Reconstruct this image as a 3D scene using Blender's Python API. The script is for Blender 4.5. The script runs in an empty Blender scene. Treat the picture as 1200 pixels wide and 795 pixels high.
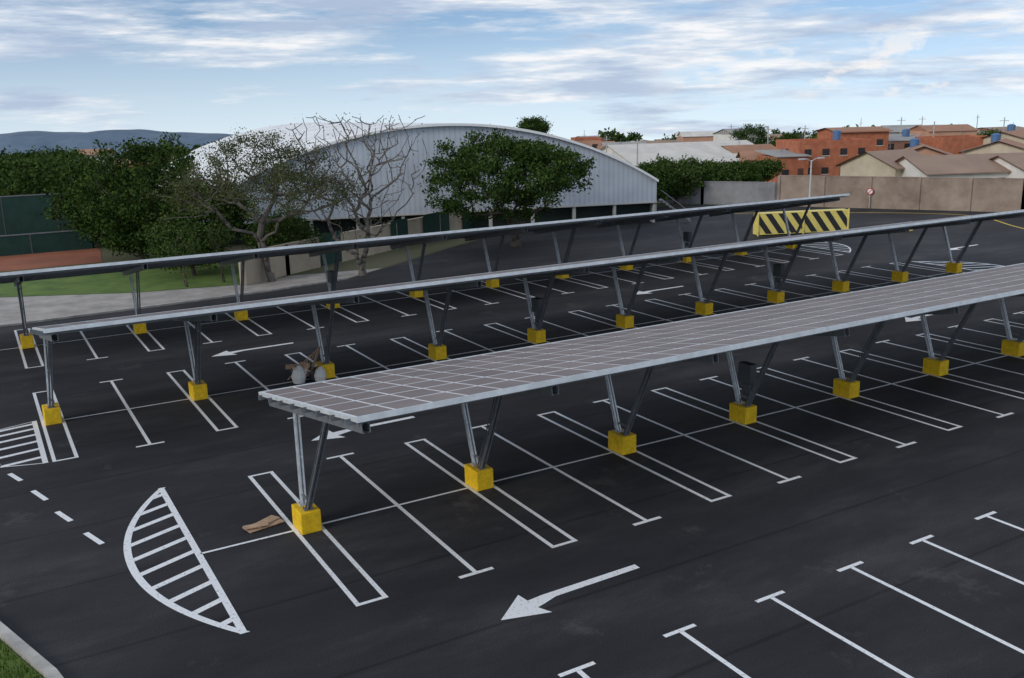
import bpy, bmesh, math, random
import numpy as np
from mathutils import Vector, Matrix
random.seed(7); rng=np.random.default_rng(7)
S=bpy.context.scene; COL=S.collection
S.view_settings.view_transform='Standard'; S.view_settings.look='None'; S.view_settings.exposure=0

# ------------------------------------------------------------------ helpers
def new_mat(name, col, rough=.8, metal=0.0, noise=None, amt=.25, bump=0.0, bscale=None, col2=None, detail=4, spec=None):
    m=bpy.data.materials.new(name); m.use_nodes=True; nt=m.node_tree; N=nt.nodes; L=nt.links
    b=N['Principled BSDF']; b.inputs['Roughness'].default_value=rough; b.inputs['Metallic'].default_value=metal
    if spec is not None: b.inputs['Specular IOR Level'].default_value=spec
    b.inputs['Base Color'].default_value=(*col,1)
    if noise:
        g=N.new('ShaderNodeNewGeometry')
        n=N.new('ShaderNodeTexNoise'); n.inputs['Scale'].default_value=noise; n.inputs['Detail'].default_value=min(detail,5); n.inputs['Roughness'].default_value=.65
        L.new(g.outputs['Position'],n.inputs['Vector'])
        r=N.new('ShaderNodeValToRGB'); r.color_ramp.elements[0].position=.3; r.color_ramp.elements[1].position=.7
        c2=col2 if col2 else tuple(min(1,c*(1+amt)) for c in col); c1=col if col2 else tuple(c*(1-amt) for c in col)
        r.color_ramp.elements[0].color=(*c1,1); r.color_ramp.elements[1].color=(*c2,1)
        L.new(n.outputs['Fac'],r.inputs['Fac']); L.new(r.outputs['Color'],b.inputs['Base Color'])
    return m
def mesh_obj(name, verts, faces, mat=None, parent=None, mats=None, midx=None, smooth=False):
    me=bpy.data.meshes.new(name); me.from_pydata([tuple(v) for v in verts],[],faces); me.update()
    o=bpy.data.objects.new(name,me); COL.objects.link(o)
    if mats:
        for m in mats: me.materials.append(m)
        if midx is not None: me.polygons.foreach_set('material_index',midx)
    elif mat: me.materials.append(mat)
    if smooth: me.polygons.foreach_set('use_smooth',[True]*len(me.polygons))
    if parent: o.parent=parent
    return o
def empty(name, loc=(0,0,0)):
    e=bpy.data.objects.new(name,None); e.location=loc; COL.objects.link(e); return e
class MB:
    """mesh builder"""
    def __init__(s): s.v=[]; s.f=[]; s.m=[]
    def quad(s,a,b,c,d,m=0):
        i=len(s.v); s.v+= [a,b,c,d]; s.f.append((i,i+1,i+2,i+3)); s.m.append(m)
    def poly(s,pts,m=0):
        i=len(s.v); s.v+=list(pts); s.f.append(tuple(range(i,i+len(pts)))); s.m.append(m)
    def box(s,c,size,rot=None,m=0):
        hx,hy,hz=[q/2 for q in size]; P=[]
        for x in (-hx,hx):
            for y in (-hy,hy):
                for z in (-hz,hz):
                    p=Vector((x,y,z)); 
                    if rot is not None: p=rot@p
                    P.append(tuple(p+Vector(c)))
        i=len(s.v); s.v+=P
        for f in ((0,1,3,2),(4,6,7,5),(0,4,5,1),(2,3,7,6),(0,2,6,4),(1,5,7,3)): s.f.append(tuple(i+k for k in f)); s.m.append(m)
    def beam(s,a,b,w,h,m=0,up=Vector((0,0,1))):
        a=Vector(a); b=Vector(b); d=(b-a); L=d.length; d.normalize()
        if abs(d.dot(up))>.98: up=Vector((1,0,0))
        x=d.cross(up).normalized(); z=x.cross(d).normalized()
        R=Matrix((x,d,z)).transposed(); s.box((a+b)/2,(w,L,h),R,m)
    def chan(s,a,b,w,h,t=.012,m=0,up=Vector((0,0,1)),flip=1):
        """C-channel: web + two flanges"""
        a=Vector(a); b=Vector(b); d=(b-a); L=d.length; d.normalize()
        x=d.cross(up).normalized(); z=x.cross(d).normalized(); R=Matrix((x,d,z)).transposed(); c=(a+b)/2
        s.box(c-x*flip*(w/2-t/2),(t,L,h),R,m); s.box(c+z*(h/2-t/2)+x*flip*(t*.5+.001),(w-t,L,t),R,m); s.box(c-z*(h/2-t/2)+x*flip*(t*.5+.001),(w-t,L,t),R,m)
    def tube(s,pts,rad,n=6,m=0):
        base=len(s.v); K=len(pts)
        for i,p in enumerate(pts):
            p=Vector(p); d=(Vector(pts[min(i+1,K-1)])-Vector(pts[max(i-1,0)])).normalized()
            u=Vector((1,0,0)) if abs(d.x)<.9 else Vector((0,1,0)); a=d.cross(u).normalized(); b=d.cross(a)
            r=rad[i] if isinstance(rad,(list,tuple)) else rad
            for k in range(n):
                t=2*math.pi*k/n; s.v.append(tuple(p+a*r*math.cos(t)+b*r*math.sin(t)))
        for i in range(K-1):
            for k in range(n):
                s.f.append((base+i*n+k,base+i*n+(k+1)%n,base+(i+1)*n+(k+1)%n,base+(i+1)*n+k)); s.m.append(m)
        s.f.append(tuple(base+k for k in range(n))[::-1]); s.m.append(m); s.f.append(tuple(base+(K-1)*n+k for k in range(n))); s.m.append(m)
    def obj(s,name,mats,parent=None,smooth=False):
        if not isinstance(mats,(list,tuple)): mats=[mats]
        return mesh_obj(name,s.v,s.f,parent=parent,mats=mats,midx=s.m,smooth=smooth)
def bevel(o,w=.02,seg=2):
    b=o.modifiers.new('bev','BEVEL'); b.width=w; b.segments=seg; b.limit_method='ANGLE'
# town frame: rotated 30 deg against the car park grid
def wf(d,s): return (-7.29+.4995*d+.8663*s, -24.87+.8663*d-.4995*s)
def us(u,d): return (u-600)/1092.*(d*.971+1.8)
TOWN=math.radians(-30)

# ------------------------------------------------------------------ world
SUN_EL=math.radians(24); SUN_AZ=math.radians(262)   # azimuth clockwise from +Y
w=bpy.data.worlds.new("World"); S.world=w; w.use_nodes=True; nt=w.node_tree; N=nt.nodes; L=nt.links
for n in list(N): N.remove(n)
out=N.new('ShaderNodeOutputWorld'); tc=N.new('ShaderNodeTexCoord')
add=N.new('ShaderNodeVectorMath'); add.operation='ADD'; add.inputs[1].default_value=(0,0,.16); L.new(tc.outputs['Generated'],add.inputs[0])
sky=N.new('ShaderNodeTexSky'); sky.sky_type='NISHITA'; sky.sun_disc=False; sky.sun_elevation=SUN_EL; sky.sun_rotation=SUN_AZ; sky.air_density=1.0; sky.dust_density=.5; sky.ozone_density=1.6
L.new(add.outputs[0],sky.inputs[0])
bg=N.new('ShaderNodeBackground'); bg.inputs['Strength'].default_value=.15; L.new(sky.outputs[0],bg.inputs['Color'])
def mapping(scale,loc=(0,0,0)):
    m=N.new('ShaderNodeMapping'); m.inputs['Scale'].default_value=scale; m.inputs['Location'].default_value=loc; L.new(tc.outputs['Generated'],m.inputs['Vector']); return m
def noise(mp,scale,detail=6,rough=.6,dist=0):
    n=N.new('ShaderNodeTexNoise'); n.inputs['Scale'].default_value=scale; n.inputs['Detail'].default_value=detail; n.inputs['Roughness'].default_value=rough; n.inputs['Distortion'].default_value=dist
    L.new(mp.outputs[0],n.inputs['Vector']); return n
def ramp(src,stops):
    r=N.new('ShaderNodeValToRGB'); e=r.color_ramp.elements
    while len(e)<len(stops): e.new(.5)
    for k,(p,c) in enumerate(stops): e[k].position=p; e[k].color=c if len(c)==4 else (*c,1)
    L.new(src,r.inputs['Fac']); return r
def mrange(src,a,b,c,d):
    m=N.new('ShaderNodeMapRange'); m.inputs['From Min'].default_value=a; m.inputs['From Max'].default_value=b; m.inputs['To Min'].default_value=c; m.inputs['To Max'].default_value=d; L.new(src,m.inputs['Value']); return m
def math2(a,b,op='ADD'):
    m=N.new('ShaderNodeMath'); m.operation=op; L.new(a,m.inputs[0]); L.new(b,m.inputs[1]); return m
def mixs(f,a,b):
    m=N.new('ShaderNodeMixShader'); L.new(f,m.inputs[0]); L.new(a,m.inputs[1]); L.new(b,m.inputs[2]); return m
sep=N.new('ShaderNodeSeparateXYZ'); L.new(tc.outputs['Generated'],sep.inputs[0])
dot=N.new('ShaderNodeVectorMath'); dot.operation='DOT_PRODUCT'; dot.inputs[1].default_value=(.866,-.5,0); L.new(tc.outputs['Generated'],dot.inputs[0])
# haze near the horizon lies behind the clouds
hzf=mrange(sep.outputs['Z'],-.04,.09,.75,.0)
bg3=N.new('ShaderNodeBackground'); bg3.inputs['Color'].default_value=(.84,.92,.96,1); bg3.inputs['Strength'].default_value=1.02
base=mixs(hzf.outputs[0],bg.outputs[0],bg3.outputs[0])
n1=noise(mapping((2.4,2.4,19),(.7,.2,.35)),1.6,6,.62)
hz=mrange(sep.outputs['Z'],-.03,.11,-.09,.075)
rt=mrange(dot.outputs['Value'],-.1,.5,0,.075)
ad=math2(math2(n1.outputs['Fac'],hz.outputs[0]).outputs[0],rt.outputs[0])
cov=ramp(ad.outputs[0],[(.475,(0,0,0)),(.60,(.88,.88,.88))])
n2=noise(mapping((3,3,26),(0,.4,.1)),2.4,5,.62)
ccol=ramp(n2.outputs['Fac'],[(.38,(.44,.53,.69)),(.50,(.63,.71,.82)),(.61,(.96,.95,.95))])
bg2=N.new('ShaderNodeBackground'); bg2.inputs['Strength'].default_value=1.03; L.new(ccol.outputs[0],bg2.inputs['Color'])
m1=mixs(cov.outputs[0],base.outputs[0],bg2.outputs[0])
# small cumulus low on the right
n3=noise(mapping((10,10,24),(.3,.9,.2)),1.3,5,.6)
bz=ramp(sep.outputs['Z'],[(.0,(0,0,0)),(.012,(1,1,1)),(.05,(.8,.8,.8)),(.08,(0,0,0))])
bd=mrange(dot.outputs['Value'],.12,.34,0,1)
puff=ramp(n3.outputs['Fac'],[(.52,(0,0,0)),(.60,(.85,.85,.85))])
pf=math2(math2(puff.outputs[0],bz.outputs[0],'MULTIPLY').outputs[0],bd.outputs[0],'MULTIPLY')
bg4=N.new('ShaderNodeBackground'); bg4.inputs['Color'].default_value=(.98,.93,.90,1); bg4.inputs['Strength'].default_value=1.0
m2=mixs(pf.outputs[0],m1.outputs[0],bg4.outputs[0])
L.new(m2.outputs[0],out.inputs[0])
w.cycles.sampling_method='MANUAL'; w.cycles.sample_map_resolution=256
sd=bpy.data.lights.new('sun','SUN'); sd.energy=1.35; sd.angle=math.radians(16); sd.color=(1,.92,.81)
so=bpy.data.objects.new('sun',sd); COL.objects.link(so)
dv=Vector((math.sin(SUN_AZ)*math.cos(SUN_EL),math.cos(SUN_AZ)*math.cos(SUN_EL),math.sin(SUN_EL)))
so.rotation_euler=dv.to_track_quat('Z','Y').to_euler(); so.location=(0,0,60)

# ------------------------------------------------------------------ camera
yaw,pitch,roll=.523,.2409,-.0243
fw=Vector((math.sin(yaw)*math.cos(pitch),math.cos(yaw)*math.cos(pitch),-math.sin(pitch)))
r0=Vector((math.cos(yaw),-math.sin(yaw),0)); u0=r0.cross(fw)
rr=r0*math.cos(roll)+u0*math.sin(roll); uu=-r0*math.sin(roll)+u0*math.cos(roll)
cd=bpy.data.cameras.new('camera'); cam=bpy.data.objects.new('camera',cd); COL.objects.link(cam)
M=Matrix((rr,uu,-fw)).transposed().to_4x4(); M.translation=Vector((-7.2869,-24.872,11.716)); cam.matrix_world=M
cd.sensor_width=36; cd.lens=1092.6/1200*36; cd.clip_start=.1; cd.clip_end=20000; S.camera=cam

# ------------------------------------------------------------------ materials
def asphalt_mat():
    m=bpy.data.materials.new('asphalt'); m.use_nodes=True; nt=m.node_tree; N=nt.nodes; L=nt.links; b=N['Principled BSDF']
    g=N.new('ShaderNodeNewGeometry')
    def nz(sc,det=5,vec=None,rough=.6):
        n=N.new('ShaderNodeTexNoise'); n.inputs['Scale'].default_value=sc; n.inputs['Detail'].default_value=det; n.inputs['Roughness'].default_value=rough
        L.new(vec or g.outputs['Position'],n.inputs['Vector']); return n
    def rp(src,stops):
        r=N.new('ShaderNodeValToRGB'); e=r.color_ramp.elements
        while len(e)<len(stops): e.new(.5)
        for k,(p,c) in enumerate(stops): e[k].position=p; e[k].color=(*c,1)
        L.new(src,r.inputs['Fac']); return r
    def mul(a,bb,t='MULTIPLY',f=1.0):
        x=N.new('ShaderNodeMixRGB'); x.blend_type=t; x.inputs[0].default_value=f; L.new(a,x.inputs[1]); L.new(bb,x.inputs[2]); return x
    mp=N.new('ShaderNodeMapping'); mp.inputs['Scale'].default_value=(.09,.26,1); L.new(g.outputs['Position'],mp.inputs['Vector'])
    nb=nz(1.0,5,mp.outputs[0],rough=.72)
    big=rp(nb.outputs['Fac'],[(.32,(.0185,.0185,.021)),(.5,(.029,.029,.0325)),(.70,(.056,.054,.057))])
    fine=rp(nz(30,2,rough=.8).outputs['Fac'],[(.35,(.6,.6,.6)),(.65,(1.45,1.45,1.45))])
    c=mul(big.outputs[0],fine.outputs[0])
    wv=N.new('ShaderNodeTexWave'); wv.bands_direction='Y'; wv.inputs['Scale'].default_value=.0827; wv.inputs['Distortion'].default_value=0
    L.new(g.outputs['Position'],wv.inputs['Vector'])
    jr=rp(wv.outputs['Fac'],[(.0,(.6,.6,.6)),(.0014,(1,1,1))]); c=mul(c.outputs[0],jr.outputs[0])
    dn=rp(nz(.30,5,rough=.74).outputs['Fac'],[(.24,(.7,.7,.7)),(.31,(0,0,0)),(.60,(0,0,0)),(.76,(.6,.6,.6))])
    dm=N.new('ShaderNodeMixRGB'); L.new(dn.outputs[0],dm.inputs[0]); L.new(c.outputs[0],dm.inputs[1]); dm.inputs[2].default_value=(.12,.115,.11,1)
    L.new(dm.outputs[0],b.inputs['Base Color'])
    b.inputs['Roughness'].default_value=.8; b.inputs['Specular IOR Level'].default_value=.25
    return m
ASPH=asphalt_mat()
def paint_mat(name,col,dark,lo=.36,hi=.46):
    m=new_mat(name,col,.6,noise=11,col2=col,detail=5)
    r=[n for n in m.node_tree.nodes if n.type=='VALTORGB'][0]
    r.color_ramp.elements[0].color=(*dark,1); r.color_ramp.elements[0].position=lo-.08; r.color_ramp.elements[1].position=hi-.02
    return m
PAINT=paint_mat('road_paint_white',(.82,.83,.84),(.26,.26,.27))
YPAINT=paint_mat('road_paint_yellow',(.70,.47,.04),(.25,.17,.04))
YEL=new_mat('yellow_painted_concrete',(.80,.50,.005),.6,noise=6,amt=.2)
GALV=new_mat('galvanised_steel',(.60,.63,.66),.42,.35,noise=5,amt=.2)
GALV2=new_mat('dark_galvanised_steel',(.20,.215,.235),.5,.4,noise=4,amt=.2)  # darker copy of the galvanised steel; shade on the struts put into its colour
FASC=new_mat('aluminium_edge',(.66,.70,.73),.4,.25,noise=2.5,amt=.15)
PBACK=new_mat('panel_frame_aluminium',(.78,.78,.79),.5,.05)
PUND=new_mat('panel_underside',(.09,.10,.115),.6)
def panel_mat():
    m=bpy.data.materials.new('solar_panel_film'); m.use_nodes=True; nt=m.node_tree; N=nt.nodes; L=nt.links; b=N['Principled BSDF']
    g=N.new('ShaderNodeNewGeometry'); r=N.new('ShaderNodeValToRGB')
    r.color_ramp.elements[0].color=(.185,.148,.139,1); r.color_ramp.elements[1].color=(.235,.19,.178,1)
    L.new(g.outputs['Random Per Island'],r.inputs['Fac'])
    n=N.new('ShaderNodeTexNoise'); n.inputs['Scale'].default_value=.5; n.inputs['Detail'].default_value=4; L.new(g.outputs['Position'],n.inputs['Vector'])
    r2=N.new('ShaderNodeValToRGB'); r2.color_ramp.elements[0].position=.3; r2.color_ramp.elements[0].color=(.88,.88,.88,1); r2.color_ramp.elements[1].position=.7; r2.color_ramp.elements[1].color=(1.12,1.12,1.12,1); L.new(n.outputs['Fac'],r2.inputs['Fac'])
    x=N.new('ShaderNodeMixRGB'); x.blend_type='MULTIPLY'; x.inputs[0].default_value=1; L.new(r.outputs[0],x.inputs[1]); L.new(r2.outputs[0],x.inputs[2])
    L.new(x.outputs[0],b.inputs['Base Color']); b.inputs['Roughness'].default_value=.5; b.inputs['Specular IOR Level'].default_value=.3
    return m
PANEL=panel_mat()
DARKBOX=new_mat('grey_enclosure',(.10,.11,.12),.5,.2)
CARD=new_mat('cardboard',(.46,.31,.20),.85,noise=3,amt=.25)
CONC=new_mat('concrete_kerb',(.42,.41,.38),.85,noise=1.5,amt=.3)
GRASS=new_mat('grass',(.055,.115,.018),.9,noise=.6,col2=(.14,.21,.035),detail=5)
EARTH=new_mat('earth_path',(.26,.235,.215),.9,noise=.6,col2=(.46,.43,.40),detail=5)
CLAY=new_mat('clay_court',(.27,.09,.045),.9,noise=.3,amt=.2)
TERR=new_mat('terrain',(.05,.075,.025),.95,noise=.03,col2=(.13,.115,.06),detail=5)

# ------------------------------------------------------------------ ground
def zt(r): return -.03 if r<185 else -.03-(r-185)*.04
rings=[0,20,40,60,80,100,130,160,185,220,260,320,400,520,700,1000,1500,2200,3200,4500,6500]
vs=[];fs=[];K=72
for i,r in enumerate(rings):
    for k in range(K):
        t=2*math.pi*k/K; vs.append((10+r*math.cos(t),r*math.sin(t),zt(r)+(0 if r<300 else math.sin(k*1.7+i)*r*.0008)))
for i in range(len(rings)-1):
    for k in range(K): fs.append((i*K+k,(i+1)*K+k,(i+1)*K+(k+1)%K,i*K+(k+1)%K))
gm=mesh_obj('ground',vs,fs,TERR)
bm=bmesh.new(); bm.from_mesh(gm.data); bmesh.ops.remove_doubles(bm,verts=bm.verts,dist=.001); bm.to_mesh(gm.data); bm.free()
edge=[(-6.0,-40),(-6.0,-12),(-6.3,-7.5),(-7.0,-4.2),(-8.0,-1.2),(-9.2,2),(-10.8,7),(-12.5,13),(-15,24),(-17,36.3)]
top=[(-7,36.6),(3,37.3),(10,38.0),(16,39.3),(51,64.5),(70,62.3),(75,55),(88,33),(98,14),(112,-10),(118,-40)]
mesh_obj('parking_lot_asphalt',[(x,y,0) for x,y in edge+top],[tuple(range(len(edge+top)))[::-1]],ASPH)
def ribbon(name,pts,wd,z0,z1,mat):
    mb=MB(); L2=[Vector((p[0],p[1],0)) for p in pts]; off=[]
    for i,p in enumerate(L2):
        d=(L2[min(i+1,len(L2)-1)]-L2[max(i-1,0)]).normalized(); n=Vector((-d.y,d.x,0)); off.append(p+n*wd)
    for i in range(len(L2)-1):
        a,b,c,d=L2[i],L2[i+1],off[i+1],off[i]
        q=lambda v,z:(v.x,v.y,z)
        mb.quad(q(a,z1),q(b,z1),q(c,z1),q(d,z1)); mb.quad(q(a,z0),q(b,z0),q(b,z1),q(a,z1)); mb.quad(q(c,z0),q(d,z0),q(d,z1),q(c,z1))
    return mb.obj(name,mat)
def smoothpts(pts,n=6):
    o=[]; 
    for i in range(len(pts)-1):
        p0=Vector(pts[max(i-1,0)]);p1=Vector(pts[i]);p2=Vector(pts[i+1]);p3=Vector(pts[min(i+2,len(pts)-1)])
        for k in range(n):
            t=k/n; o.append(tuple(.5*((2*p1)+(-p0+p2)*t+(2*p0-5*p1+4*p2-p3)*t*t+(-p0+3*p1-3*p2+p3)*t**3)))
    o.append(tuple(pts[-1])); return o
ribbon('kerb',edge,.22,-.05,.14,CONC)
ribbon('kerb',top[:4],.18,-.05,.12,CONC)
def sheet(name,pts,z,mat): return mesh_obj(name,[(x,y,z) for x,y in pts],[tuple(range(len(pts)))],mat)
sheet('dirt_path',[(-60,36.2),(-17.3,36.55),(-7,36.85),(3,37.6),(10,38.3),(16,39.6),(20,42.4),(13,43.5),(9,42),(2,43.5),(-6,47.5),(-20,52),(-60,58)],-.012,EARTH)
sheet('grass_lawn',[(-60,58.2),(-20,52.2),(-6,47.7),(2,43.7),(9,42.2),(12,48),(9,60),(-60,60)],-.016,GRASS)
sheet('grass_verge',[(-60,-40),(-6.3,-40),(-6.3,-12),(-6.6,-7.4),(-7.3,-4.1),(-8.3,-1.1),(-9.5,2.1),(-11.1,7.1),(-12.8,13.1),(-15.3,24.1),(-17.3,36.2),(-60,36.1)],-.014,GRASS)
sheet('tennis_court',[(-70,60.5),(2,60.5),(6,100),(-70,110)],-.012,CLAY)
sheet('dirt_yard',[(16.5,40.1),(51,64.9),(70,62.8),(120,160),(-10,140),(12,60)],-.02,new_mat('dry_yard',(.13,.10,.07),.95,noise=.15,col2=(.10,.12,.05)))
rgt=np.random.default_rng(3)
n=9000; tt=rgt.uniform(0,1,n); yy=-12+22*tt; xe=np.interp(yy,[p[1] for p in edge],[p[0] for p in edge])-.3; xx=xe-rgt.exponential(1.2,n); hh=rgt.uniform(.05,.14,n); an=rgt.uniform(0,6.283,n)
V=np.stack([np.stack([xx-.015*np.cos(an),yy-.015*np.sin(an),np.full(n,-.015)],1),np.stack([xx+.015*np.cos(an),yy+.015*np.sin(an),np.full(n,-.015)],1),np.stack([xx+.03*np.sin(an)+.005,yy+.03*np.cos(an),hh],1),np.stack([xx+.03*np.sin(an)-.005,yy+.03*np.cos(an),hh],1)],1).reshape(-1,3)
def hill(name,cx,cy,axis,length,depth,base,peaks,mat,seed):
    rg=np.random.default_rng(seed); nx,ny=90,12; vs=[];fs=[]
    ax=Vector((math.cos(axis),math.sin(axis))); ay=Vector((-ax.y,ax.x))
    ph=rg.uniform(0,6,6)
    for i in range(nx):
        t=i/(nx-1); 
        hgt=np.interp(t,[p[0] for p in peaks],[p[1] for p in peaks])+3*math.sin(t*23+ph[0])+1.5*math.sin(t*51+ph[1])+1.0*math.sin(t*130+ph[2])
        for j in range(ny):
            q=j/(ny-1); prof=math.sin(math.pi*q)**.9
            p=Vector((cx,cy))+ax*((t-.5)*length)+ay*((q-.5)*depth)
            vs.append((p.x,p.y,base+max(0,hgt)*prof*(1+.16*math.sin(i*.9+j*1.3)*(1-prof))))
    for i in range(nx-1):
        for j in range(ny-1): fs.append((i*ny+j,(i+1)*ny+j,(i+1)*ny+j+1,i*ny+j+1))
    return mesh_obj(name,vs,fs,mat,smooth=True)
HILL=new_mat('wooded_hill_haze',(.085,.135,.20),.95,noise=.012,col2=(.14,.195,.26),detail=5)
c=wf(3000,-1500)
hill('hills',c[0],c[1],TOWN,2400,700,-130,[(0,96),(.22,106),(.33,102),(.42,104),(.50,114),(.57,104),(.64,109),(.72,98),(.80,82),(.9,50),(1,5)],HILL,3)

# ------------------------------------------------------------------ painted markings
mk=MB(); W=.125; ZA,ZB,ZC=.004,.008,.012
def rect(x0,y0,x1,y1,z,m=0): mk.quad((x0,y0,z),(x1,y0,z),(x1,y1,z),(x0,y1,z),m)
def lineseg(a,b,wd,z,m=0,mb=mk):
    a=Vector(a);b=Vector(b);d=(b-a).normalized();n=Vector((-d.y,d.x))*wd/2
    mb.quad((*(a-n),z),(*(b-n),z),(*(b+n),z),(*(a+n),z),m)
P=5.7051; G=.726
def jitter(a): return random.uniform(-a,a)
def stalls(yc,k0,k1,x0,half=5.0):
    for k in range(k0,k1+1):
        X=x0+k*P; e0=jitter(.05); e1=jitter(.05)
        for s in (-1,1): rect(X+s*G/2-W/2,yc-half+e0,X+s*G/2+W/2,yc+half+e1,ZA)
        rect(X-G/2-W/2,yc-half+e0-.02,X+G/2+W/2,yc-half+e0+.1,ZB); rect(X-G/2-W/2,yc+half+e1-.1,X+G/2+W/2,yc+half+e1+.02,ZB)
        if k<k1:
            X+=P/2+jitter(.03); e0=jitter(.06)
            rect(X-W/2,yc-half+e0,X+W/2,yc+half,ZA); rect(X-.5,yc-half-W+e0,X+.5,yc-half+e0+.01,ZB); rect(X-.5,yc+half-.01,X+.5,yc+half+W,ZB)
    rect(x0+k0*P-G/2,yc-.05,x0+k1*P+G/2,yc+.05,ZC)
Y1,Y2,Y3=0,15.25,30.2; X2=-5.5
stalls(Y1,0,9,0); stalls(Y2,0,10,X2); stalls(Y3,-1,10,X2)
rect(-3.05,-.05,-G/2-.001,.05,ZC)
for i in range(0,26):
    X=-.2+2.85*i
    if X<2: continue
    rect(X-W/2,-15.3,X+W/2,-10.15,ZA); rect(X-.46,-10.15,X+.46,-10.03,ZB)
def leaf(xs,yc,hl,bulge,side=-1,stripes=9,slope=.42):
    """D-shaped hatched island, straight side at xs"""
    def ex(y): t=(y-yc)/hl; return xs+side*(.05+bulge*max(0,1-abs(t)**2.1))
    ys=[yc-hl+2*hl*i/40 for i in range(41)]
    for i in range(40):
        a,b=ys[i],ys[i+1]; 
        mk.quad((ex(a),a,ZB),(ex(b),b,ZB),(ex(b)-side*.2,b,ZB),(ex(a)-side*.2,a,ZB))
    rect(xs-.09,yc-hl,xs+.09,yc+hl,ZC)
    for i in range(stripes):
        y=yc-hl+2*hl*(i+.75)/(stripes+.4); x1=ex(y)-side*.1
        x1=ex(max(yc-hl,y-slope*abs(x1-xs)*.5))-side*.1; wx=abs(x1-xs); dy=slope*wx
        mk.quad((x1,y-.11-dy*.5,ZA),(xs,y-.11+dy*.5,ZA),(xs,y+.11+dy*.5,ZA),(x1,y+.11-dy*.5,ZA))
leaf(-3.1,.4,5.15,1.75,stripes=10)
leaf(-6.15,13.0,2.75,4.5,stripes=6,slope=.2)
leaf(-14.3,Y3,4.8,2,stripes=9)
for yc in (Y1,Y2,Y3): leaf(53.2,yc,4.6,3.2,side=1,stripes=9)
dsh=[((-7.3,9.85),(-7.0,8.9)),((-6.72,7.7),(-6.4,6.6)),((-6.2,5.4),(-5.9,4.4)),((-5.62,3.25),(-5.3,2.2)),((-7.9,12.1),(-7.6,11))]
for a,b in dsh: lineseg(a,b,.16,ZA)
def arrow(x,y,sgn=1):
    f=lambda a,b:(x+sgn*a,y+sgn*b,ZA)
    pts=[(0,-.38),(.95,.42),(1.0,.05),(1.45,.1),(4.35,.13),(4.35,-.09),(1.7,-.14),(1.3,-.28),(1.05,-.35),(1.22,-.72)]
    mk.poly([f(*p) for p in pts])
arrow(2.25,-7.1); arrow(2.5,7.55); arrow(2.3,22.5); arrow(29,-7.1); arrow(29,22.5); arrow(36,7.6); arrow(56,-7.1); arrow(60,22,1)
yl=smoothpts([(60,56),(72,48),(82,36),(77,26.5),(71,17),(67,2)],8)
for a,b in zip(yl[:-1],yl[1:]): lineseg(a,b,.24,ZA,1)
for i in range(7): lineseg((58+i*2.4,10-i*.1),(59+i*2.4,9.9-i*.1),.14,ZA)
mk.obj('parking_markings',[PAINT,YPAINT])

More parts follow.
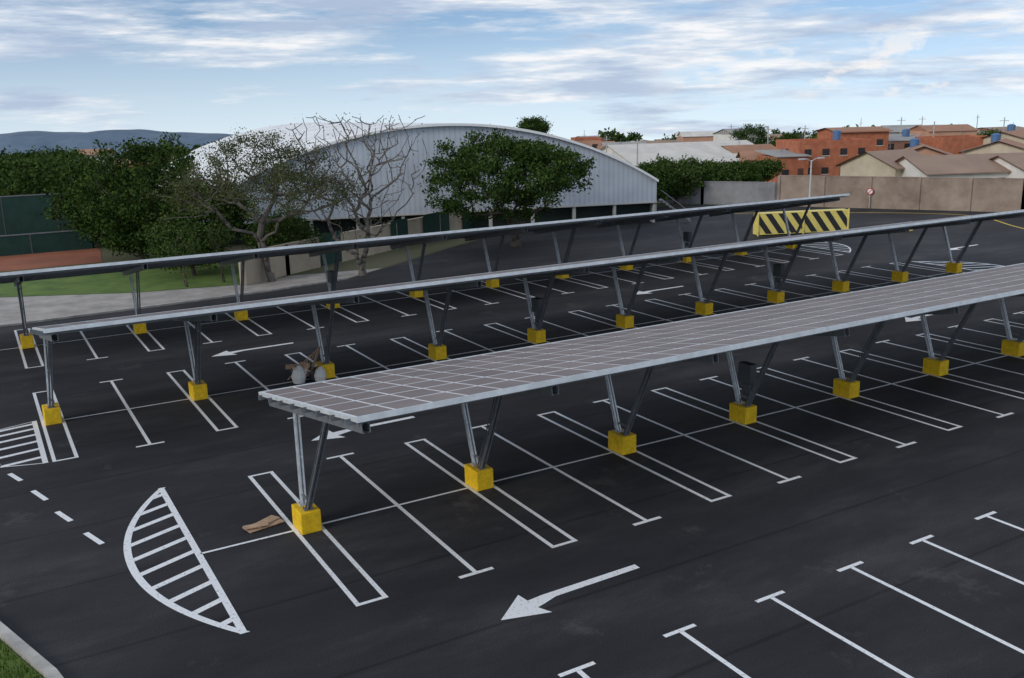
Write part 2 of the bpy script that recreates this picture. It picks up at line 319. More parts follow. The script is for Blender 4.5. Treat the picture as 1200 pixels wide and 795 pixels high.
# ------------------------------------------------------------------ solar carports
TN=.182
def carport(yc,x0,x1,piers,boxes):
    e=empty('solar_carport',(0,0,0))
    zc=lambda y:3.83-TN*(y-yc)
    nrm=Vector((0,TN,1)).normalized()
    yn,yf=yc-4.8,yc+4.0
    top=MB(); n=6; m=int(round((x1-x0-.1)/1.0)); px=(x1-x0-.1)/m; py=(yf-yn-.12)/n; g=.042; gy=.07
    for i in range(m):
        for j in range(n):
            a=x0+.05+i*px+g; b=x0+.05+(i+1)*px-g; c=yn+.06+j*py+gy; d=yn+.06+(j+1)*py-gy; t=random.uniform(-.004,.004)
            top.quad((a,c,zc(c)+.022+t),(b,c,zc(c)+.022+t),(b,d,zc(d)+.022),(a,d,zc(d)+.022))
    top.obj('solar_panels',PANEL,e)
    bk=MB()
    bk.quad((x0,yn,zc(yn)+.015),(x1,yn,zc(yn)+.015),(x1,yf,zc(yf)+.015),(x0,yf,zc(yf)+.015),0)
    bk.quad((x0,yn,zc(yn)-.02),(x0,yf,zc(yf)-.02),(x1,yf,zc(yf)-.02),(x1,yn,zc(yn)-.02),1)
    bk.obj('panel_frames',[PBACK,PUND],e)
    fr=MB()
    for y,w in ((yn-.03,.15),(yf+.03,.13)): fr.beam((x0-.04,y,zc(y)-.03),(x1+.04,y,zc(y)-.03),.05,w,0,up=nrm)
    for x in (x0-.03,x1+.03): fr.beam((x,yn,zc(yn)-.03),(x,yf,zc(yf)-.03),.04,.11,0,up=nrm)
    fr.obj('edge_trim',FASC,e)
    pu=MB()
    for j in range(8):
        y=yn+.35+j*(yf-yn-.7)/7; a=Vector((x0-.16,y,zc(y)))-nrm*.11; b=Vector((x1+.16,y,zc(y)))-nrm*.11
        pu.chan(a,b,.07,.16,.014,0,up=nrm)
    pu.obj('purlins',GALV2,e)
    ra=MB(); st=MB(); sd=MB(); bs=MB(); bx=MB(); pl=MB()
    for k,X in enumerate(piers):
        Xr=X
        if abs(X-x0)<.3: Xr=x0+.28
        a=Vector((Xr,yn+.25,zc(yn+.25)))-nrm*.31; b=Vector((Xr,yf-.25,zc(yf-.25)))-nrm*.31
        for off in (-.08,.08): ra.chan(a+Vector((off,0,0)),b+Vector((off,0,0)),.06,.24,.016,0,up=nrm,flip=1 if off<0 else -1)
        yA,yB=yc+1.15,yc-1.75
        tA=Vector((Xr,yA,zc(yA)-.30)); tB=Vector((Xr,yB,zc(yB)-.30)); bA=Vector((X,yc+.20,.62)); bB=Vector((X,yc-.20,.62))
        for (p,q,mb) in ((bA,tA,st),(bB,tB,sd)):
            for off in (-.05,.05): mb.chan(p+Vector((off,0,0)),q+Vector((off,0,0)),.05,.15,.014,0,up=Vector((0,1,.2)).normalized(),flip=1 if off<0 else -1)
            mb.box((p.x,p.y,.675),(.26,.24,.02))
            for t in (.12,.5,.86): c=p.lerp(q,t); mb.box(c,(.13,.10,.05))
        sd.beam(bB+Vector((0,.02,.35)),bA+Vector((0,-.02,.35)),.05,.06)
        for dx in (-.1,.1):
            for dy in (-.28,-.12,.12,.28): pl.tube([(X+dx,yc+dy,.66),(X+dx,yc+dy,.74)],.014,6)
        h=.66; bs.box((X,yc,h/2),(.60,.86,h),Matrix.Rotation(random.uniform(-.02,.02),3,'Z'))
        if k in boxes:
            c=Vector((X,yc-.15,1.95)); bx.box(c,(.32,.62,.72)); bx.box(c+Vector((-.17,0,.1)),(.02,.5,.4)); bx.box(c+Vector((0,0,-.6)),(.12,.3,.3)); bx.tube([tuple(c+Vector((0,.2,-.35))),tuple(c+Vector((.02,.25,-.8))),(X,yc+.15,.7)],.025,6)
        if k%3==1: bx.tube([tuple(tB+Vector((-.09,.1,.1))),tuple(bB.lerp(tB,.5)+Vector((-.1,.12,0))),(X-.09,yc-.08,.68)],.022,6)
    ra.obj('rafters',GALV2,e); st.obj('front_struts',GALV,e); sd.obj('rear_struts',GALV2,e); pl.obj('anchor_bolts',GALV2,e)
    b=bs.obj('concrete_bases',YEL,e); bevel(b,.025,2)
    if bx.v: bx.obj('inverter_boxes',DARKBOX,e)
    return e
carport(Y1,0.0,52.0,[k*P for k in range(10)],(3,))
carport(Y2,-5.55,52.0,[X2+k*P for k in range(11)],(4,7))
carport(Y3,-11.4,52.4,[X2+k*P for k in range(-1,11)],(4,9))

# debris
db=empty('cardboard_pile',(0,0,0)); mb=MB()
for i,(dx,dy,a,sx,sy) in enumerate([(0,0,.2,1.1,.5),(.1,.1,.5,.8,.35),(-.25,-.1,-.1,.7,.25)]):
    mb.box((-1.05+dx,.85+dy,.035+i*.035),(sx,sy,.025),Matrix.Rotation(a,3,'Z'))
mb.obj('sheets',CARD,db)
pk=empty('packing_debris',(0,0,0)); mb=MB()
X=X2+2*P
for i in range(16):
    a=random.uniform(0,3); mb.box((X-.95+random.uniform(-.55,.6),Y2+random.uniform(-.4,.5),.15+random.uniform(0,.5)),(random.uniform(.25,.6),random.uniform(.2,.45),random.uniform(.03,.35)),Matrix.Rotation(a,3,'Z')@Matrix.Rotation(random.uniform(-.6,.6),3,'X'),[0,1,2][i%3])
for i in range(4): mb.beam((X-1.7+i*.35,Y2+.3,.05),(X-.7+i*.15,Y2-.1,1.15+.1*i),.28 if i%2 else .08,.03,0)
for sx_,sy_,sr in ((-1.35,-.25,.33),(-.45,-.55,.28)):
    mb.tube([(X+sx_,Y2+sy_,0),(X+sx_,Y2+sy_,sr*.8),(X+sx_+.04,Y2+sy_,sr*1.8),(X+sx_+.06,Y2+sy_,sr*2.4)],[sr*.8,sr,sr*.75,sr*.15],10,1)
mb.obj('boards_and_bags',[CARD,new_mat('white_bag',(.62,.62,.60),.8),DARKBOX],pk)

# ------------------------------------------------------------------ striped barrier
BLK=new_mat('black_paint',(.02,.02,.022),.6); YB=new_mat('yellow_paint',(.80,.66,.18),.55,noise=3,amt=.1)
def striped_barrier(name,a,b,h,dep):
    e=empty(name,(0,0,0)); a=Vector((*a,0)); b=Vector((*b,0)); d=(b-a); Ln=d.length; d.normalize(); n=Vector((d.y,-d.x,0))
    Rz=Matrix((d,-n,Vector((0,0,1)))).transposed()
    m=MB(); m.box((a+b)/2-n*dep/2+Vector((0,0,h/2+.1)),(Ln,dep,h),Rz); o=m.obj('body',YB,e)
    s=MB(); off=n*.012
    def P3(x,z): v=a+d*x+off; return (v.x,v.y,z+.1)
    for half in (0,1):
        x0=half*Ln/2+.1; x1=(half+1)*Ln/2-.1; sw=.62; x=x0-h
        while x<x1+h:
            pts=[]
            for z in np.linspace(.06,h-.06,9):
                sh=(h-z)*.75
                l=max(x0,min(x1,x+sh)); r=max(x0,min(x1,x+sh+sw)); pts.append((z,l,r))
            for (z0,l0,r0),(z1,l1,r1) in zip(pts[:-1],pts[1:]):
                if r0-l0>.01 or r1-l1>.01: s.quad(P3(l0,z0),P3(r0,z0),P3(r1,z1),P3(l1,z1))
            x+=sw*2
    s.obj('stripes',BLK,e)
    f=MB()
    for x in (0,Ln/2,Ln): v=a+d*x; f.box(v+n*.04+Vector((0,0,h/2+.1)),(.1,.1,h+.2),Rz)
    f.obj('posts',YB,e)
striped_barrier('striped_barrier',(54.6,37.2),(63.0,34.2),1.95,1.0)
m=MB(); m.box((67,31.2,.3),(1.6,.8,.6)); o=m.obj('yellow_block',YB); bevel(o,.04)

# ------------------------------------------------------------------ walls
WALLB=new_mat('block_wall_brown',(.19,.145,.115),.9,noise=.45,col2=(.38,.30,.24),detail=5)
WALLG=new_mat('block_wall_grey',(.18,.18,.19),.9,noise=.45,col2=(.33,.33,.34),detail=5)
CREAM=new_mat('cream_render',(.44,.375,.29),.85,noise=.5,amt=.15)
DGREEN=new_mat('green_windscreen',(.012,.05,.038),.85,noise=1,amt=.25)
def wall(name,pts,h,t,mat,post=None,pmat=None,cmat=None):
    e=empty(name); m=MB(); c=MB(); pm=MB()
    for (a,b) in zip(pts[:-1],pts[1:]):
        a=Vector((*a,0)); b=Vector((*b,0)); m.beam(a+Vector((0,0,h/2-.1)),b+Vector((0,0,h/2-.1)),t,h+.1)
        c.beam(a+Vector((0,0,h-.01)),b+Vector((0,0,h-.01)),t+.1,.1)
        if post:
            n=max(1,int((b-a).length/post))
            for i in range(n+1): q=a.lerp(b,i/n); pm.box((q.x,q.y,h/2-.03),(t+.2 if t>.1 else .1,t+.2 if t>.1 else .1,h+.02))
    m.obj('wall_panels',mat,e); c.obj('coping',cmat or mat,e)
    if pm.v: pm.obj('piers',pmat or mat,e)
    return e
wall('block_wall',[(75.6,55),(88.3,33),(98,14),(112.4,-10)],3.5,.2,WALLB,4.5)
wall('grey_block_wall',[(62,76),(70.5,62.6),(75.2,55.4)],2.7,.2,WALLG,4.5)
wall('rendered_wall',[(9,41.5),(13,44.2),(40,60.5)],2.3,.18,CREAM,3.4)
wall('windscreen_fence',[(40.4,60.8),(51.5,66.6)],1.7,.06,DGREEN,2.5)
gp=MB()
for t0,t1 in ((.12,.2),(.42,.5),(.58,.72),(.8,.98)):
    a=Vector((13,44.2,0)).lerp(Vector((40,60.5,0)),t0); b=Vector((13,44.2,0)).lerp(Vector((40,60.5,0)),t1)
    dn=(b-a).normalized(); n=Vector((dn.y,-dn.x,0))*.22
    gp.beam(a+n+Vector((0,0,1.3)),b+n+Vector((0,0,1.3)),.03,2.5)
gp.obj('green_shade_cloth',DGREEN)
for (a,b,h) in (((-70,70.5),(2.5,70.5),1.8),((-70,90),(6,86),4.2),((2.5,70.5),(6,86),3.0)):
    wall('tennis_court_fence',[a,b],h,.05,DGREEN,5,DARKBOX,GALV2)
e=empty('traffic_sign'); 
def disc(mb,c,n,r,t,seg=24,m=0): mb.tube([tuple(c),tuple(c+n.normalized()*t)],r,seg,m)
mm=MB(); dn=(Vector((88.3,33,0))-Vector((75.6,55,0))).normalized(); nn=Vector((dn.y,-dn.x,0))
if nn.dot(Vector((-1,-1,0)))<0: nn=-nn
sc=Vector((75.6,55,0)).lerp(Vector((88.3,33,0)),.40)+nn*.35+Vector((0,0,1.9))
disc(mm,sc,nn,.36,.03,24,0); disc(mm,sc+nn*.031,nn,.27,.005,24,1); mm.beam(sc+nn*.04+dn*.19+Vector((0,0,.19)),sc+nn*.04-dn*.19-Vector((0,0,.19)),.02,.08,0)
mm.tube([tuple(sc-nn*.05-Vector((0,0,1.95))),tuple(sc-nn*.05+Vector((0,0,.4)))],.03,8,2)
mm.obj('sign_face',[new_mat('sign_red',(.5,.02,.02),.5),new_mat('sign_white',(.8,.8,.8),.5),GALV],e)

# ------------------------------------------------------------------ warehouse
def metal_sheet(name,col,scale,dirn,rough=.45,metal=.2,dark=.72):
    m=bpy.data.materials.new(name); m.use_nodes=True; nt=m.node_tree; N=nt.nodes; L=nt.links; b=N['Principled BSDF']
    tcn=N.new('ShaderNodeTexCoord'); wv=N.new('ShaderNodeTexWave'); wv.bands_direction=dirn; wv.inputs['Scale'].default_value=scale; wv.wave_profile='SIN'
    L.new(tcn.outputs['Object'],wv.inputs['Vector'])
    r=N.new('ShaderNodeValToRGB'); r.color_ramp.elements[0].position=0; r.color_ramp.elements[0].color=(*[c*dark for c in col],1); r.color_ramp.elements[1].position=.35; r.color_ramp.elements[1].color=(*col,1)
    L.new(wv.outputs['Fac'],r.inputs['Fac'])
    n=N.new('ShaderNodeTexNoise'); n.inputs['Scale'].default_value=.35; n.inputs['Detail'].default_value=4; L.new(tcn.outputs['Object'],n.inputs['Vector'])
    r2=N.new('ShaderNodeValToRGB'); r2.color_ramp.elements[0].position=.3; r2.color_ramp.elements[0].color=(.85,.85,.86,1); r2.color_ramp.elements[1].position=.7; r2.color_ramp.elements[1].color=(1.08,1.08,1.08,1); L.new(n.outputs['Fac'],r2.inputs['Fac'])
    x=N.new('ShaderNodeMixRGB'); x.blend_type='MULTIPLY'; x.inputs[0].default_value=1; L.new(r.outputs[0],x.inputs[1]); L.new(r2.outputs[0],x.inputs[2]); L.new(x.outputs[0],b.inputs['Base Color'])
    b.inputs['Roughness'].default_value=rough; b.inputs['Metallic'].default_value=metal
    return m
SIDING=metal_sheet('corrugated_siding',(.50,.555,.63),.6,'X',.5,.0,.84)
ROOFW=metal_sheet('white_metal_roof',(.88,.88,.86),.35,'Y',.45,.0,.9)
def warehouse():
    A=Vector((*wf(86,-27.3),0)); B=Vector((*wf(97,15.3),0)); e=(B-A); Wd=e.length; e.normalize(); ang=math.atan2(e.y,e.x)
    back=Vector((*wf(50,-23),0))-Vector((*wf(0,0),0)); bl=Matrix.Rotation(-ang,3,'Z')@back
    root=empty('warehouse',(A.x,A.y,0)); root.rotation_euler=(0,0,ang)
    zs,zp,zb=4.3,10.5,2.2; Nn=48
    R=((Wd/2)**2+(zp-zs)**2)/(2*(zp-zs)); zc0=zp-R
    def az(x): return zc0+math.sqrt(max(0,R*R-(x-Wd/2)**2))
    m=MB()
    for i in range(Nn):
        x0,x1=Wd*i/Nn,Wd*(i+1)/Nn; m.quad((x0,0,zb),(x1,0,zb),(x1,0,az(x1)),(x0,0,az(x0)))
    m.obj('gable_siding',SIDING,root)
    m=MB(); ov=-.5
    nb=6
    for i in range(Nn):
        x0,x1=Wd*i/Nn,Wd*(i+1)/Nn
        for j in range(nb):
            f0,f1=j/nb,(j+1)/nb; o0=ov if j==0 else 0
            m.quad((x0+bl.x*f0,bl.y*f0+o0,az(x0)+.12),(x1+bl.x*f0,bl.y*f0+o0,az(x1)+.12),(x1+bl.x*f1,bl.y*f1,az(x1)+.12),(x0+bl.x*f1,bl.y*f1,az(x0)+.12))
    m.obj('vaulted_roof',ROOFW,root)
    m=MB()
    for i in range(Nn):
        x0,x1=Wd*i/Nn,Wd*(i+1)/Nn; m.quad((x0,ov,az(x0)-.12),(x1,ov,az(x1)-.12),(x1,ov,az(x1)+.125),(x0,ov,az(x0)+.125)); m.quad((x0,ov,az(x0)-.12),(x0,0,az(x0)-.12),(x1,0,az(x1)-.12),(x1,ov,az(x1)-.12))
    m.obj('roof_fascia',new_mat('white_trim',(.80,.81,.82),.5),root)
    m=MB()
    for x in (0,Wd): m.quad((x,0,0),(x+bl.x,bl.y,0),(x+bl.x,bl.y,zs+.1),(x,0,zs+.1))
    m.obj('side_walls',SIDING,root)
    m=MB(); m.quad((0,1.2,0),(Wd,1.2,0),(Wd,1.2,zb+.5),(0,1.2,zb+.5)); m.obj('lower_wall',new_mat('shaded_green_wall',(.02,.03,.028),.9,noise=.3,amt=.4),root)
    m=MB()
    for i in range(11): x=.2+i*(Wd-.4)/10; m.box((x,.25,zb/2),(.3,.3,zb))
    m.box((Wd/2,.02,zb-.08),(Wd,.16,.16))
    m.obj('columns',new_mat('white_columns',(.5,.5,.48),.7),root)
warehouse()

# ------------------------------------------------------------------ houses
BRICK=new_mat('red_brick',(.34,.10,.05),.9,noise=1.2,col2=(.50,.19,.10),detail=5)
CREAMH=new_mat('cream_wall',(.52,.45,.34),.85,noise=.5,amt=.15); WHITEH=new_mat('white_wall',(.70,.68,.64),.8,noise=.5,amt=.12); GREYH=new_mat('grey_wall',(.30,.30,.31),.85,noise=.5,amt=.2)
PINKH=new_mat('salmon_wall',(.50,.29,.20),.85,noise=.5,amt=.15)
def tile_mat(n,c): return metal_sheet(n,c,1.3,'X',.85,0,.6)
TILE=tile_mat('clay_roof_tiles',(.42,.22,.135)); TILE2=tile_mat('brown_roof_tiles',(.36,.25,.185)); FIBRE=tile_mat('fibre_cement_roof',(.38,.37,.35)); WROOF=tile_mat('white_sheet_roof',(.70,.67,.61))
WIN=new_mat('window_glass',(.03,.035,.04),.2); DOOR=new_mat('door_brown',(.10,.05,.03),.6); TANK=new_mat('blue_tank',(.07,.16,.32),.5)
def house(name,d,u,w,dep,h,rot,wm,roof,rm,z0=0,rise=1.3,storeys=1,tank=False):
    x,y=wf(d,us(u,d)); e=empty(name,(x,y,z0)); e.rotation_euler=(0,0,TOWN+rot)
    m=MB(); m.box((0,0,h/2-.3),(w,dep,h+.6)); m.obj('walls',wm,e)
    r=MB()
    if roof=='gable':
        o=.5; 
        for s in (-1,1):
            a=(-w/2-o,s*(dep/2+o),h-.12);b=(w/2+o,s*(dep/2+o),h-.12);c=(w/2+o,0,h+rise);dd=(-w/2-o,0,h+rise)
            r.quad(a,b,c,dd); r.quad(*[(p[0],p[1],p[2]-.14) for p in (a,dd,c,b)]); r.quad(a,(a[0],a[1],a[2]-.14),(b[0],b[1],b[2]-.14),b)
        g=MB()
        for s in (-1,1): g.poly([(s*w/2,-dep/2,h),(s*w/2,dep/2,h),(s*w/2,0,h+rise-.15)])
        g.obj('gable_ends',wm,e)
    elif roof=='shed':
        r.box((0,0,h+.35),(w+.6,dep+.6,.12),Matrix.Rotation(.09,3,'X'))
    else:
        for s in (-1,1): r.box((0,s*(dep/2-.06),h+.2),(w+.1,.18,.5)); r.box((s*(w/2-.06),0,h+.2),(.18,dep-.3,.5))
        r.box((0,0,h+.02),(w-.3,dep-.3,.1))
    r.obj('roof',rm,e)
    wn=MB(); fr=MB()
    for st in range(storeys):
        zc=1.5+st*(h/storeys); nw=max(2,int(w/2.6))
        for i in range(nw):
            xx=-w/2+w*(i+.5)/nw
            if st==0 and i==nw//2: continue
            for s in (-1,): wn.box((xx,s*(dep/2+.01),zc),(1.1,.06,1.0)); fr.box((xx,s*(dep/2+.03),zc-.56),(1.3,.12,.08))
        wn.box((-w/2-.01,0,zc),(.06,1.1,1.0)); wn.box((w/2+.01,0,zc),(.06,1.1,1.0))
    wn.obj('windows',WIN,e); fr.obj('sills',WHITEH,e)
    dm=MB(); dm.box((-w/2+w*(nw//2+.5)/nw,-dep/2-.01,1.05),(.9,.06,2.1)); dm.obj('door',DOOR,e)
    am=MB(); ax_=random.uniform(-.3,.3)*w; zt_=h+(rise*.9 if roof=='gable' else .3)
    am.tube([(ax_,.3,zt_-.6),(ax_,.3,zt_+random.uniform(.9,1.8))],.035,5)
    for q_ in (.5,.7): am.box((ax_,.3,zt_+q_),(.7,.03,.03))
    am.obj('antenna',GALV2,e)
    if tank:
        zb_=h+(rise*.35 if roof=='gable' else 0); t=MB(); t.tube([(w*.25,dep*.12,zb_),(w*.25,dep*.12,zb_+1.6)],[.6,.66],14); t.tube([(w*.25,dep*.12,zb_+1.6),(w*.25,dep*.12,zb_+1.8)],[.70,.3],14); t.obj('water_tank',TANK,e)
    return e
house('brick_house',150,968,11.5,9,5.6,.12,BRICK,'flat',BRICK,storeys=2,tank=True)
house('brick_house',163,1003,9,8,7.0,.1,BRICK,'gable',TILE,storeys=2,rise=.5)
house('brick_house',146,922,5,7,3.9,.2,BRICK,'shed',FIBRE,storeys=1)
house('pink_house',152,897,6,6,3.4,-.1,PINKH,'gable',TILE,rise=1)
house('cream_house',127,1046,8,9,3.4,.5,CREAMH,'gable',TILE2,rise=1.9)
house('cream_house',136,1085,10,8,4.0,1.2,PINKH,'gable',TILE,rise=1.5,tank=True)
house('white_house',122,1140,17,10,3.0,.12,WHITEH,'gable',TILE2,rise=1.8)
house('cream_house',137,1178,9,9,4.4,1.0,CREAMH,'gable',TILE,rise=1.5,tank=True)
house('white_house',120,1222,11,9,3.2,.2,WHITEH,'gable',TILE2,rise=1.5)
house('pink_house',168,1055,9,8,5.0,.1,PINKH,'shed',FIBRE,storeys=2,tank=True)
house('grey_house',160,1125,10,8,5.2,.15,BRICK,'flat',BRICK,rise=1.2)
house('cream_house',158,1190,10,8,5.2,.8,CREAMH,'gable',TILE,rise=1.2,tank=True)
house('industrial_shed',172,800,27,22,2.4,.3,WHITEH,'gable',WROOF,rise=2.9)
house('industrial_shed',190,850,14,16,3.0,.1,WHITEH,'gable',WROOF,rise=1.0,z0=-.2)
house('pink_house',190,692,5,6,5.6,.1,PINKH,'flat',BRICK,storeys=2)
house('grey_house',185,728,7,7,3.5,.1,GREYH,'gable',TILE,rise=1)
house('white_house',172,880,9,7,3.4,.3,WHITEH,'gable',TILE,rise=1.2)
wallm=[BRICK,CREAMH,WHITEH,GREYH,PINKH]; roofm=[TILE,TILE2,FIBRE,WROOF]
bw=MB()
for i in range(230):
    d=random.uniform(205,620); u=random.uniform(640,1300) if random.random()<.8 else random.uniform(-100,640)
    x,y=wf(d,us(u,d)); r=math.hypot(x-10,y); z=zt(r); w_,dp,h_=random.uniform(7,13),random.uniform(7,11),random.choice([3,3.2,3.5,5.8]); R=Matrix.Rotation(TOWN+random.choice([0,.3,-.2,1.5]),3,'Z')
    bw.box((x,y,z+h_/2-1),(w_,dp,h_+2),R,random.randrange(5)); rm=5+random.randrange(4)
    C=Vector((x,y,z+h_)); rs=random.uniform(.7,1.5)
    q=lambda a,b,c:tuple(C+R@Vector((a,b,c)))
    W2,D2=w_/2+.4,dp/2+.4
    bw.quad(q(-W2,-D2,0),q(W2,-D2,0),q(W2,0,rs),q(-W2,0,rs),rm); bw.quad(q(W2,D2,0),q(-W2,D2,0),q(-W2,0,rs),q(W2,0,rs),rm)
    bw.poly([q(-w_/2,-D2,0),q(-w_/2,0,rs-.05),q(-w_/2,D2,0)],rm); bw.poly([q(w_/2,-D2,0),q(w_/2,D2,0),q(w_/2,0,rs-.05)],rm)
bw.obj('distant_town',wallm+roofm)

# ------------------------------------------------------------------ trees
def leaf_mat(name,c1,c2,c3):
    m=bpy.data.materials.new(name); m.use_nodes=True; nt=m.node_tree; N=nt.nodes; L=nt.links; b=N['Principled BSDF']
    g=N.new('ShaderNodeNewGeometry'); r=N.new('ShaderNodeValToRGB'); e=r.color_ramp.elements; e.new(.5)
    for k,(p,c) in enumerate(((0,c1),(.6,c2),(1,c3))): e[k].position=p; e[k].color=(*c,1)
    L.new(g.outputs['Random Per Island'],r.inputs['Fac']); L.new(r.outputs[0],b.inputs['Base Color'])
    b.inputs['Roughness'].default_value=.75; b.inputs['Specular IOR Level'].default_value=.08
    return m
LEAF=leaf_mat('leaves_dark',(.020,.042,.009),(.036,.070,.013),(.070,.115,.022))
LEAFM=leaf_mat('leaves_mid',(.032,.060,.014),(.050,.088,.020),(.09,.135,.032))
LEAFT=leaf_mat('leaves_thin',(.048,.062,.022),(.07,.086,.030),(.11,.12,.05))
GRB=leaf_mat('grass_blades',(.05,.10,.015),(.09,.15,.03),(.16,.19,.06))
BARK=new_mat('bark',(.075,.062,.05),.95,noise=6,amt=.35); BARKL=new_mat('bark_pale',(.135,.12,.105),.95,noise=6,amt=.3)
def leaf_mesh(centers,per,spread,size,seed,flat=1.0):
    rg=np.random.default_rng(seed); C=np.repeat(np.asarray(centers),per,axis=0); n=len(C)
    off=rg.normal(size=(n,3))*spread; off[:,2]*=flat; C=C+off
    a=rg.normal(size=(n,3)); a/=np.linalg.norm(a,axis=1)[:,None]; b=rg.normal(size=(n,3)); b-= (a*b).sum(1)[:,None]*a; b/=np.linalg.norm(b,axis=1)[:,None]
    s=(size*rg.uniform(.6,1.3,n))[:,None]; a*=s; b*=s*.6
    return np.stack([C-a,C-b*.9+a*.1,C+a,C+b*.9+a*.1],1).reshape(-1,3)
def add_leaves(name,V,mat,parent):
    n=len(V)//4; me=bpy.data.meshes.new(name); me.vertices.add(len(V)); me.vertices.foreach_set('co',V.ravel().astype(np.float32))
    me.loops.add(n*4); me.loops.foreach_set('vertex_index',np.arange(n*4,dtype=np.int32)); me.polygons.add(n); me.polygons.foreach_set('loop_start',np.arange(0,n*4,4,dtype=np.int32))
    me.update(calc_edges=True); me.validate(); me.materials.append(mat); o=bpy.data.objects.new(name,me); COL.objects.link(o); o.parent=parent; return o
add_leaves('grass_tufts',V,GRB,None)
def tree(name,x,y,H,cr,z0,nclump,per,lsize,mat,seed,z=0,trunk=.25,spread=.45,bark=BARK,shape='round',fork=1,steps=2,shell=.45,leafprob=1.0,lean=(0,0),tipr=.018,jit=.06):
    rg=np.random.default_rng(seed); e=empty(name,(x,y,z))
    cz=(H+z0)/2; hz=(H-z0)/2; lob=rg.normal(size=(9,3)); lob/=np.linalg.norm(lob,axis=1)[:,None]; la=rg.uniform(-.26,.30,9)
    pts=[]
    while len(pts)<nclump:
        d=rg.normal(size=3); d/=np.linalg.norm(d); rad=(shell+(1-shell)*rg.random())**.6 if shell<1 else 1
        k=1+sum(a*max(0,float(d@l))**3 for a,l in zip(la,lob))*1.3
        if shape=='umbrella':
            t=rg.random()**.55; an=rg.uniform(0,6.283); rr_=cr*t*k; p=(rr_*math.cos(an),rr_*math.sin(an)*.9,z0+(H-z0)*(.35+.65*(1-t*t))*(.45+.55*rg.random()))
        elif shape=='vase':
            t=rg.random(); an=rg.uniform(0,6.283); zz=z0+(H-z0)*rg.random()**.7; q=(zz-z0)/(H-z0); rr_=cr*math.sqrt(t)*(.35+.65*math.sin(min(1,q*1.15)*math.pi*.62))*k; p=(rr_*math.cos(an),rr_*math.sin(an)*.9,zz)
        else:
            p=(d[0]*cr*rad*k,d[1]*cr*rad*k*.92,cz+d[2]*hz*rad*k)
            if p[2]<z0*.8: continue
        pts.append((p[0]+lean[0]*p[2]/H,p[1]+lean[1]*p[2]/H,p[2]))
    pts=np.array(pts)
    nodes=[np.array([0,0,-.2])]; par=[-1]; plen=[0.0]
    th=z0*.75
    for f in range(fork):
        prev=0; ang=rg.uniform(0,6.283); sp=(.0 if fork==1 else .8)
        for i in range(1,5):
            t=i/4; q=np.array([math.cos(ang+f*6.28/fork)*sp*t*th*.35+rg.normal()*.08,math.sin(ang+f*6.28/fork)*sp*t*th*.35+rg.normal()*.08,th*t])
            nodes.append(q); par.append(prev); plen.append(plen[prev]+np.linalg.norm(q-nodes[prev])); prev=len(nodes)-1
    root=np.array([0,0,th]); order=np.argsort(np.linalg.norm(pts-root,axis=1)); tips=[]
    for oi in order:
        c_=pts[oi]; A_=np.array(nodes[1:]); dd=np.linalg.norm(A_-c_,axis=1)+.28*np.array(plen[1:])
        dd+=np.where(A_[:,2]>c_[2]+.2,3.0,0); j=int(np.argmin(dd))+1
        prev=j; src=nodes[j]; Ld=np.linalg.norm(c_-src); ns=max(steps,int(Ld/1.0))
        for i in range(1,ns+1):
            t=i/ns; q=src+(c_-src)*t+ (rg.normal(size=3)*jit*Ld**.6 if i<ns else 0)+np.array([0,0,-.05*Ld*math.sin(math.pi*t)]); nodes.append(q); par.append(prev); plen.append(plen[prev]+Ld/ns); prev=len(nodes)-1
        tips.append(prev)
    n=len(nodes); acc=np.zeros(n); kids=[0]*n
    for i in range(1,n): kids[par[i]]+=1
    for i in range(n-1,0,-1):
        if kids[i]==0: acc[i]=tipr**2.3
        acc[par[i]]+=acc[i]
    rad=acc**(1/2.3); sc=min(1.6,trunk/max(rad[1:5].max(),1e-6)); rad=np.maximum(rad*sc,tipr*.7)
    for i in range(min(4*fork+1,n)): rad[i]=max(rad[i],trunk*(1-.1*(i%4))/(fork**.4))
    mb=MB()
    for i in range(1,n):
        p=par[i]; r0_=min(rad[p],rad[i]*1.5 if p>4*fork else rad[p]); mb.tube([tuple(nodes[p]),tuple(nodes[i])],[float(r0_),float(rad[i])],5 if rad[i]<.08 else 8)
    mb.tube([(0,0,-.3),(0,0,.15),(0,0,.6)],[trunk*1.9,trunk*1.45,trunk*1.02],10)
    mb.obj('trunk_and_limbs',bark,e,smooth=True)
    tp=np.array([nodes[t] for t in tips])
    if leafprob<1: tp=tp[rg.random(len(tp))<leafprob]
    if per and len(tp): add_leaves('foliage',leaf_mesh(tp,per,spread,lsize,seed+1,.7),mat,e)
    return e
tree('shade_tree',34.2,46,9.7,7.7,3.0,250,130,.14,LEAF,11,trunk=.34,spread=.40,fork=3,shell=.3)
tree('acacia_tree',11.2,42,10.9,6.3,4.0,300,75,.080,LEAFT,12,trunk=.17,spread=.34,fork=3,shape='umbrella',bark=BARKL)
tree('bare_tree',17.5,40.2,11.6,5.3,2.2,420,3,.08,LEAFT,13,trunk=.22,spread=.3,fork=3,shape='vase',bark=BARKL,leafprob=.5,tipr=.016,jit=.03)
tree('broadleaf_tree',5.2,60,9.2,5.2,1.2,250,105,.15,LEAF,14,trunk=.3,spread=.45,shell=.3)
tree('broadleaf_tree',9.5,54,7.2,4.4,1.0,200,90,.14,LEAF,15,trunk=.25,spread=.45,shell=.3)
tree('broadleaf_tree',4.5,72,7.6,4.0,1.5,160,80,.17,LEAF,16,trunk=.25,spread=.5,shell=.3)
tree('broadleaf_tree',7,48.5,4.2,3.0,.8,110,80,.12,LEAFM,19,trunk=.13,spread=.4,shell=.3)
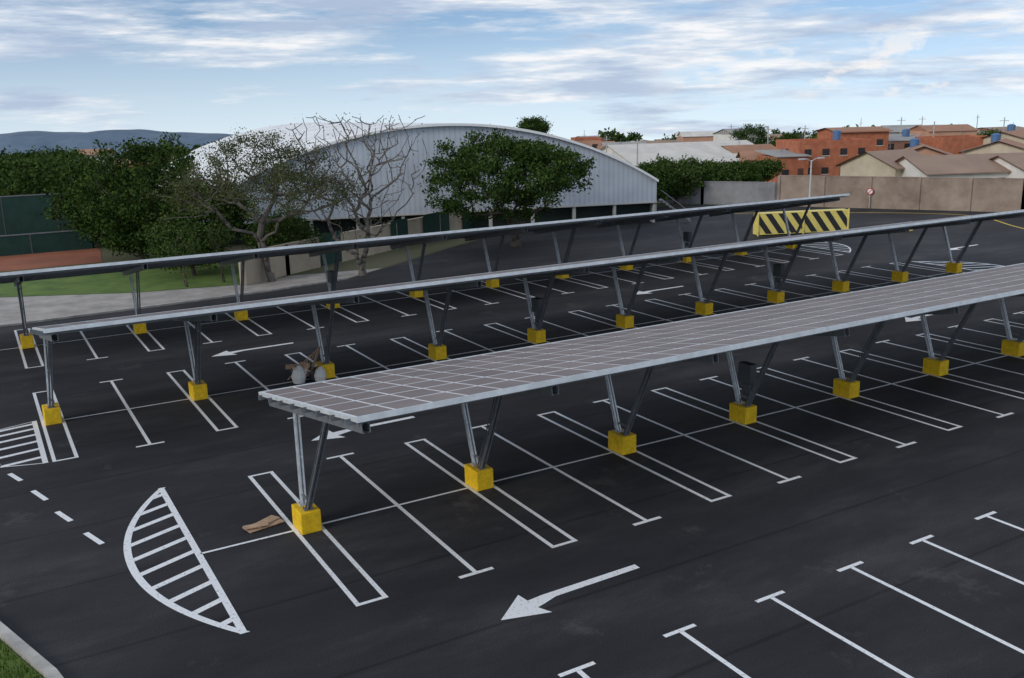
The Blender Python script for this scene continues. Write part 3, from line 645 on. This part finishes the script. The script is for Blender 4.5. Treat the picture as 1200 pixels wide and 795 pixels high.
tree('broadleaf_tree',13.5,47.5,4.6,2.9,.8,110,80,.12,LEAFM,20,trunk=.13,spread=.4,shell=.3)
tree('sapling',5.5,43.6,4.2,1.2,1.8,30,24,.10,LEAFM,17,trunk=.06,spread=.25)
tree('sapling',8.2,44.0,4.6,1.0,2.2,24,20,.10,LEAFM,18,trunk=.06,spread=.25)
for k,(d,u,H,cr) in enumerate([(112,768,5.6,3.2),(115,798,5.4,3.4),(118,815,4.6,3),(126,845,4.2,3.2),(128,872,4.4,3.0),(135,898,3.8,2.6),(210,885,7.2,4.5),(230,1130,7.8,4.5),(205,925,5.5,3.5),(170,1160,6.4,3.0),(180,632,10.6,3.2)]):
    x,y=wf(d,us(u,d)); tree('broadleaf_tree',x,y,H,cr,1.0 if k!=10 else 6,130,60,.17,LEAFM if k%2 else LEAF,30+k,trunk=.2,spread=.42,shell=.3,z=zt(math.hypot(x-10,y)))
def tree_mass(name,items,size,mat,seed,per=22):
    rg=np.random.default_rng(seed); cs=[]
    for (x,y,z,H,r) in items:
        n=26; d=rg.normal(size=(n,3)); d/=np.linalg.norm(d,axis=1)[:,None]; d*=rg.uniform(.5,1,(n,1)); cs.append(np.array([x,y,z+H*.52])+d*np.array([r,r,H*.48]))
    e=empty(name); add_leaves('foliage',leaf_mesh(np.concatenate(cs),per,.8,size,seed,.8),mat,e)
    tb=MB()
    for (x,y,z,H,r) in items: tb.tube([(x,y,z-.5),(x,y,z+H*.5)],[.25,.15],5)
    tb.obj('trunks',BARK,e)
it=[]
for i in range(60):
    d=random.uniform(112,210); u=random.uniform(-160,90)
    x,y=wf(d,us(u,d)); 
    if y<96: continue
    it.append((x,y,zt(math.hypot(x-10,y)),random.uniform(4.2,7.6),random.uniform(2.5,4.5)))
tree_mass('distant_trees',it,.30,LEAF,50,40)
it=[]
for i in range(190):
    d=random.uniform(240,800); u=random.uniform(-150,1350); x,y=wf(d,us(u,d)); H=random.uniform(5,8.5); it.append((x,y,zt(math.hypot(x-10,y)),H,random.uniform(3,5)))
tree_mass('distant_trees',it,.7,LEAFM,51)
it=[]
for i in range(260):
    d=random.uniform(900,2600); u=random.uniform(-200,1400); x,y=wf(d,us(u,d)); it.append((x,y,zt(math.hypot(x-10,y)),random.uniform(8,14),random.uniform(9,22)))
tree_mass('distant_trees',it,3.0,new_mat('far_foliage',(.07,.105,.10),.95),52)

# lamp posts, utility poles
def street_lamp(x,y,H,name='street_lamp',two=True):
    e=empty(name,(x,y,0)); m=MB(); m.tube([(0,0,0),(0,0,H*.5),(0,0,H)],[.11,.085,.06],10); m.tube([(0,0,0),(0,0,.25)],[.2,.2],10)
    for s in ((-1,1) if two else (1,)):
        m.tube([(0,0,H-.1),(s*.5,0,H+.12),(s*1.0,0,H+.18)],.035,6); m.box((s*1.3,0,H+.17),(.65,.26,.12))
    m.obj('mast',GALV,e)
street_lamp(62.5,38.5,6.4)
for d,u,H in ((150,752,6.8),(165,716,7),(180,905,7.6),(190,1060,8.5),(175,1180,8.3),(200,1010,7),(215,1085,9),(230,862,8),(160,1098,8.2),(185,948,7.5),(240,1150,10)):
    x,y=wf(d,us(u,d)); e=empty('utility_pole',(x,y,zt(math.hypot(x-10,y)))); m=MB(); m.tube([(0,0,-.5),(0,0,H)],[.14,.09],8); m.box((0,0,H-.6),(1.6,.1,.1),Matrix.Rotation(TOWN+random.uniform(-.8,.8),3,'Z')); m.obj('pole_and_crossarm',CONC,e)
e=empty('external_stair'); m=MB(); a=Vector((*wf(96,15.6),0))
for i in range(9): p=a+Vector((.8663,-.4995,0))*(.35*i); m.box((p.x,p.y,2.4-.25*i),(.35,1.0,.05),Matrix.Rotation(TOWN,3,'Z'))
b_=a+Vector((.8663,-.4995,0))*3.0
for s in (-.5,.5):
    o_=Vector((.4995,.8663,0))*s; m.beam(a+o_+Vector((0,0,2.5)),b_+o_+Vector((0,0,.2)),.05,.15); m.beam(a+o_+Vector((0,0,3.4)),b_+o_+Vector((0,0,1.1)),.04,.04)
m.obj('steps_and_rails',GALV2,e)
print('done',len(bpy.data.objects))
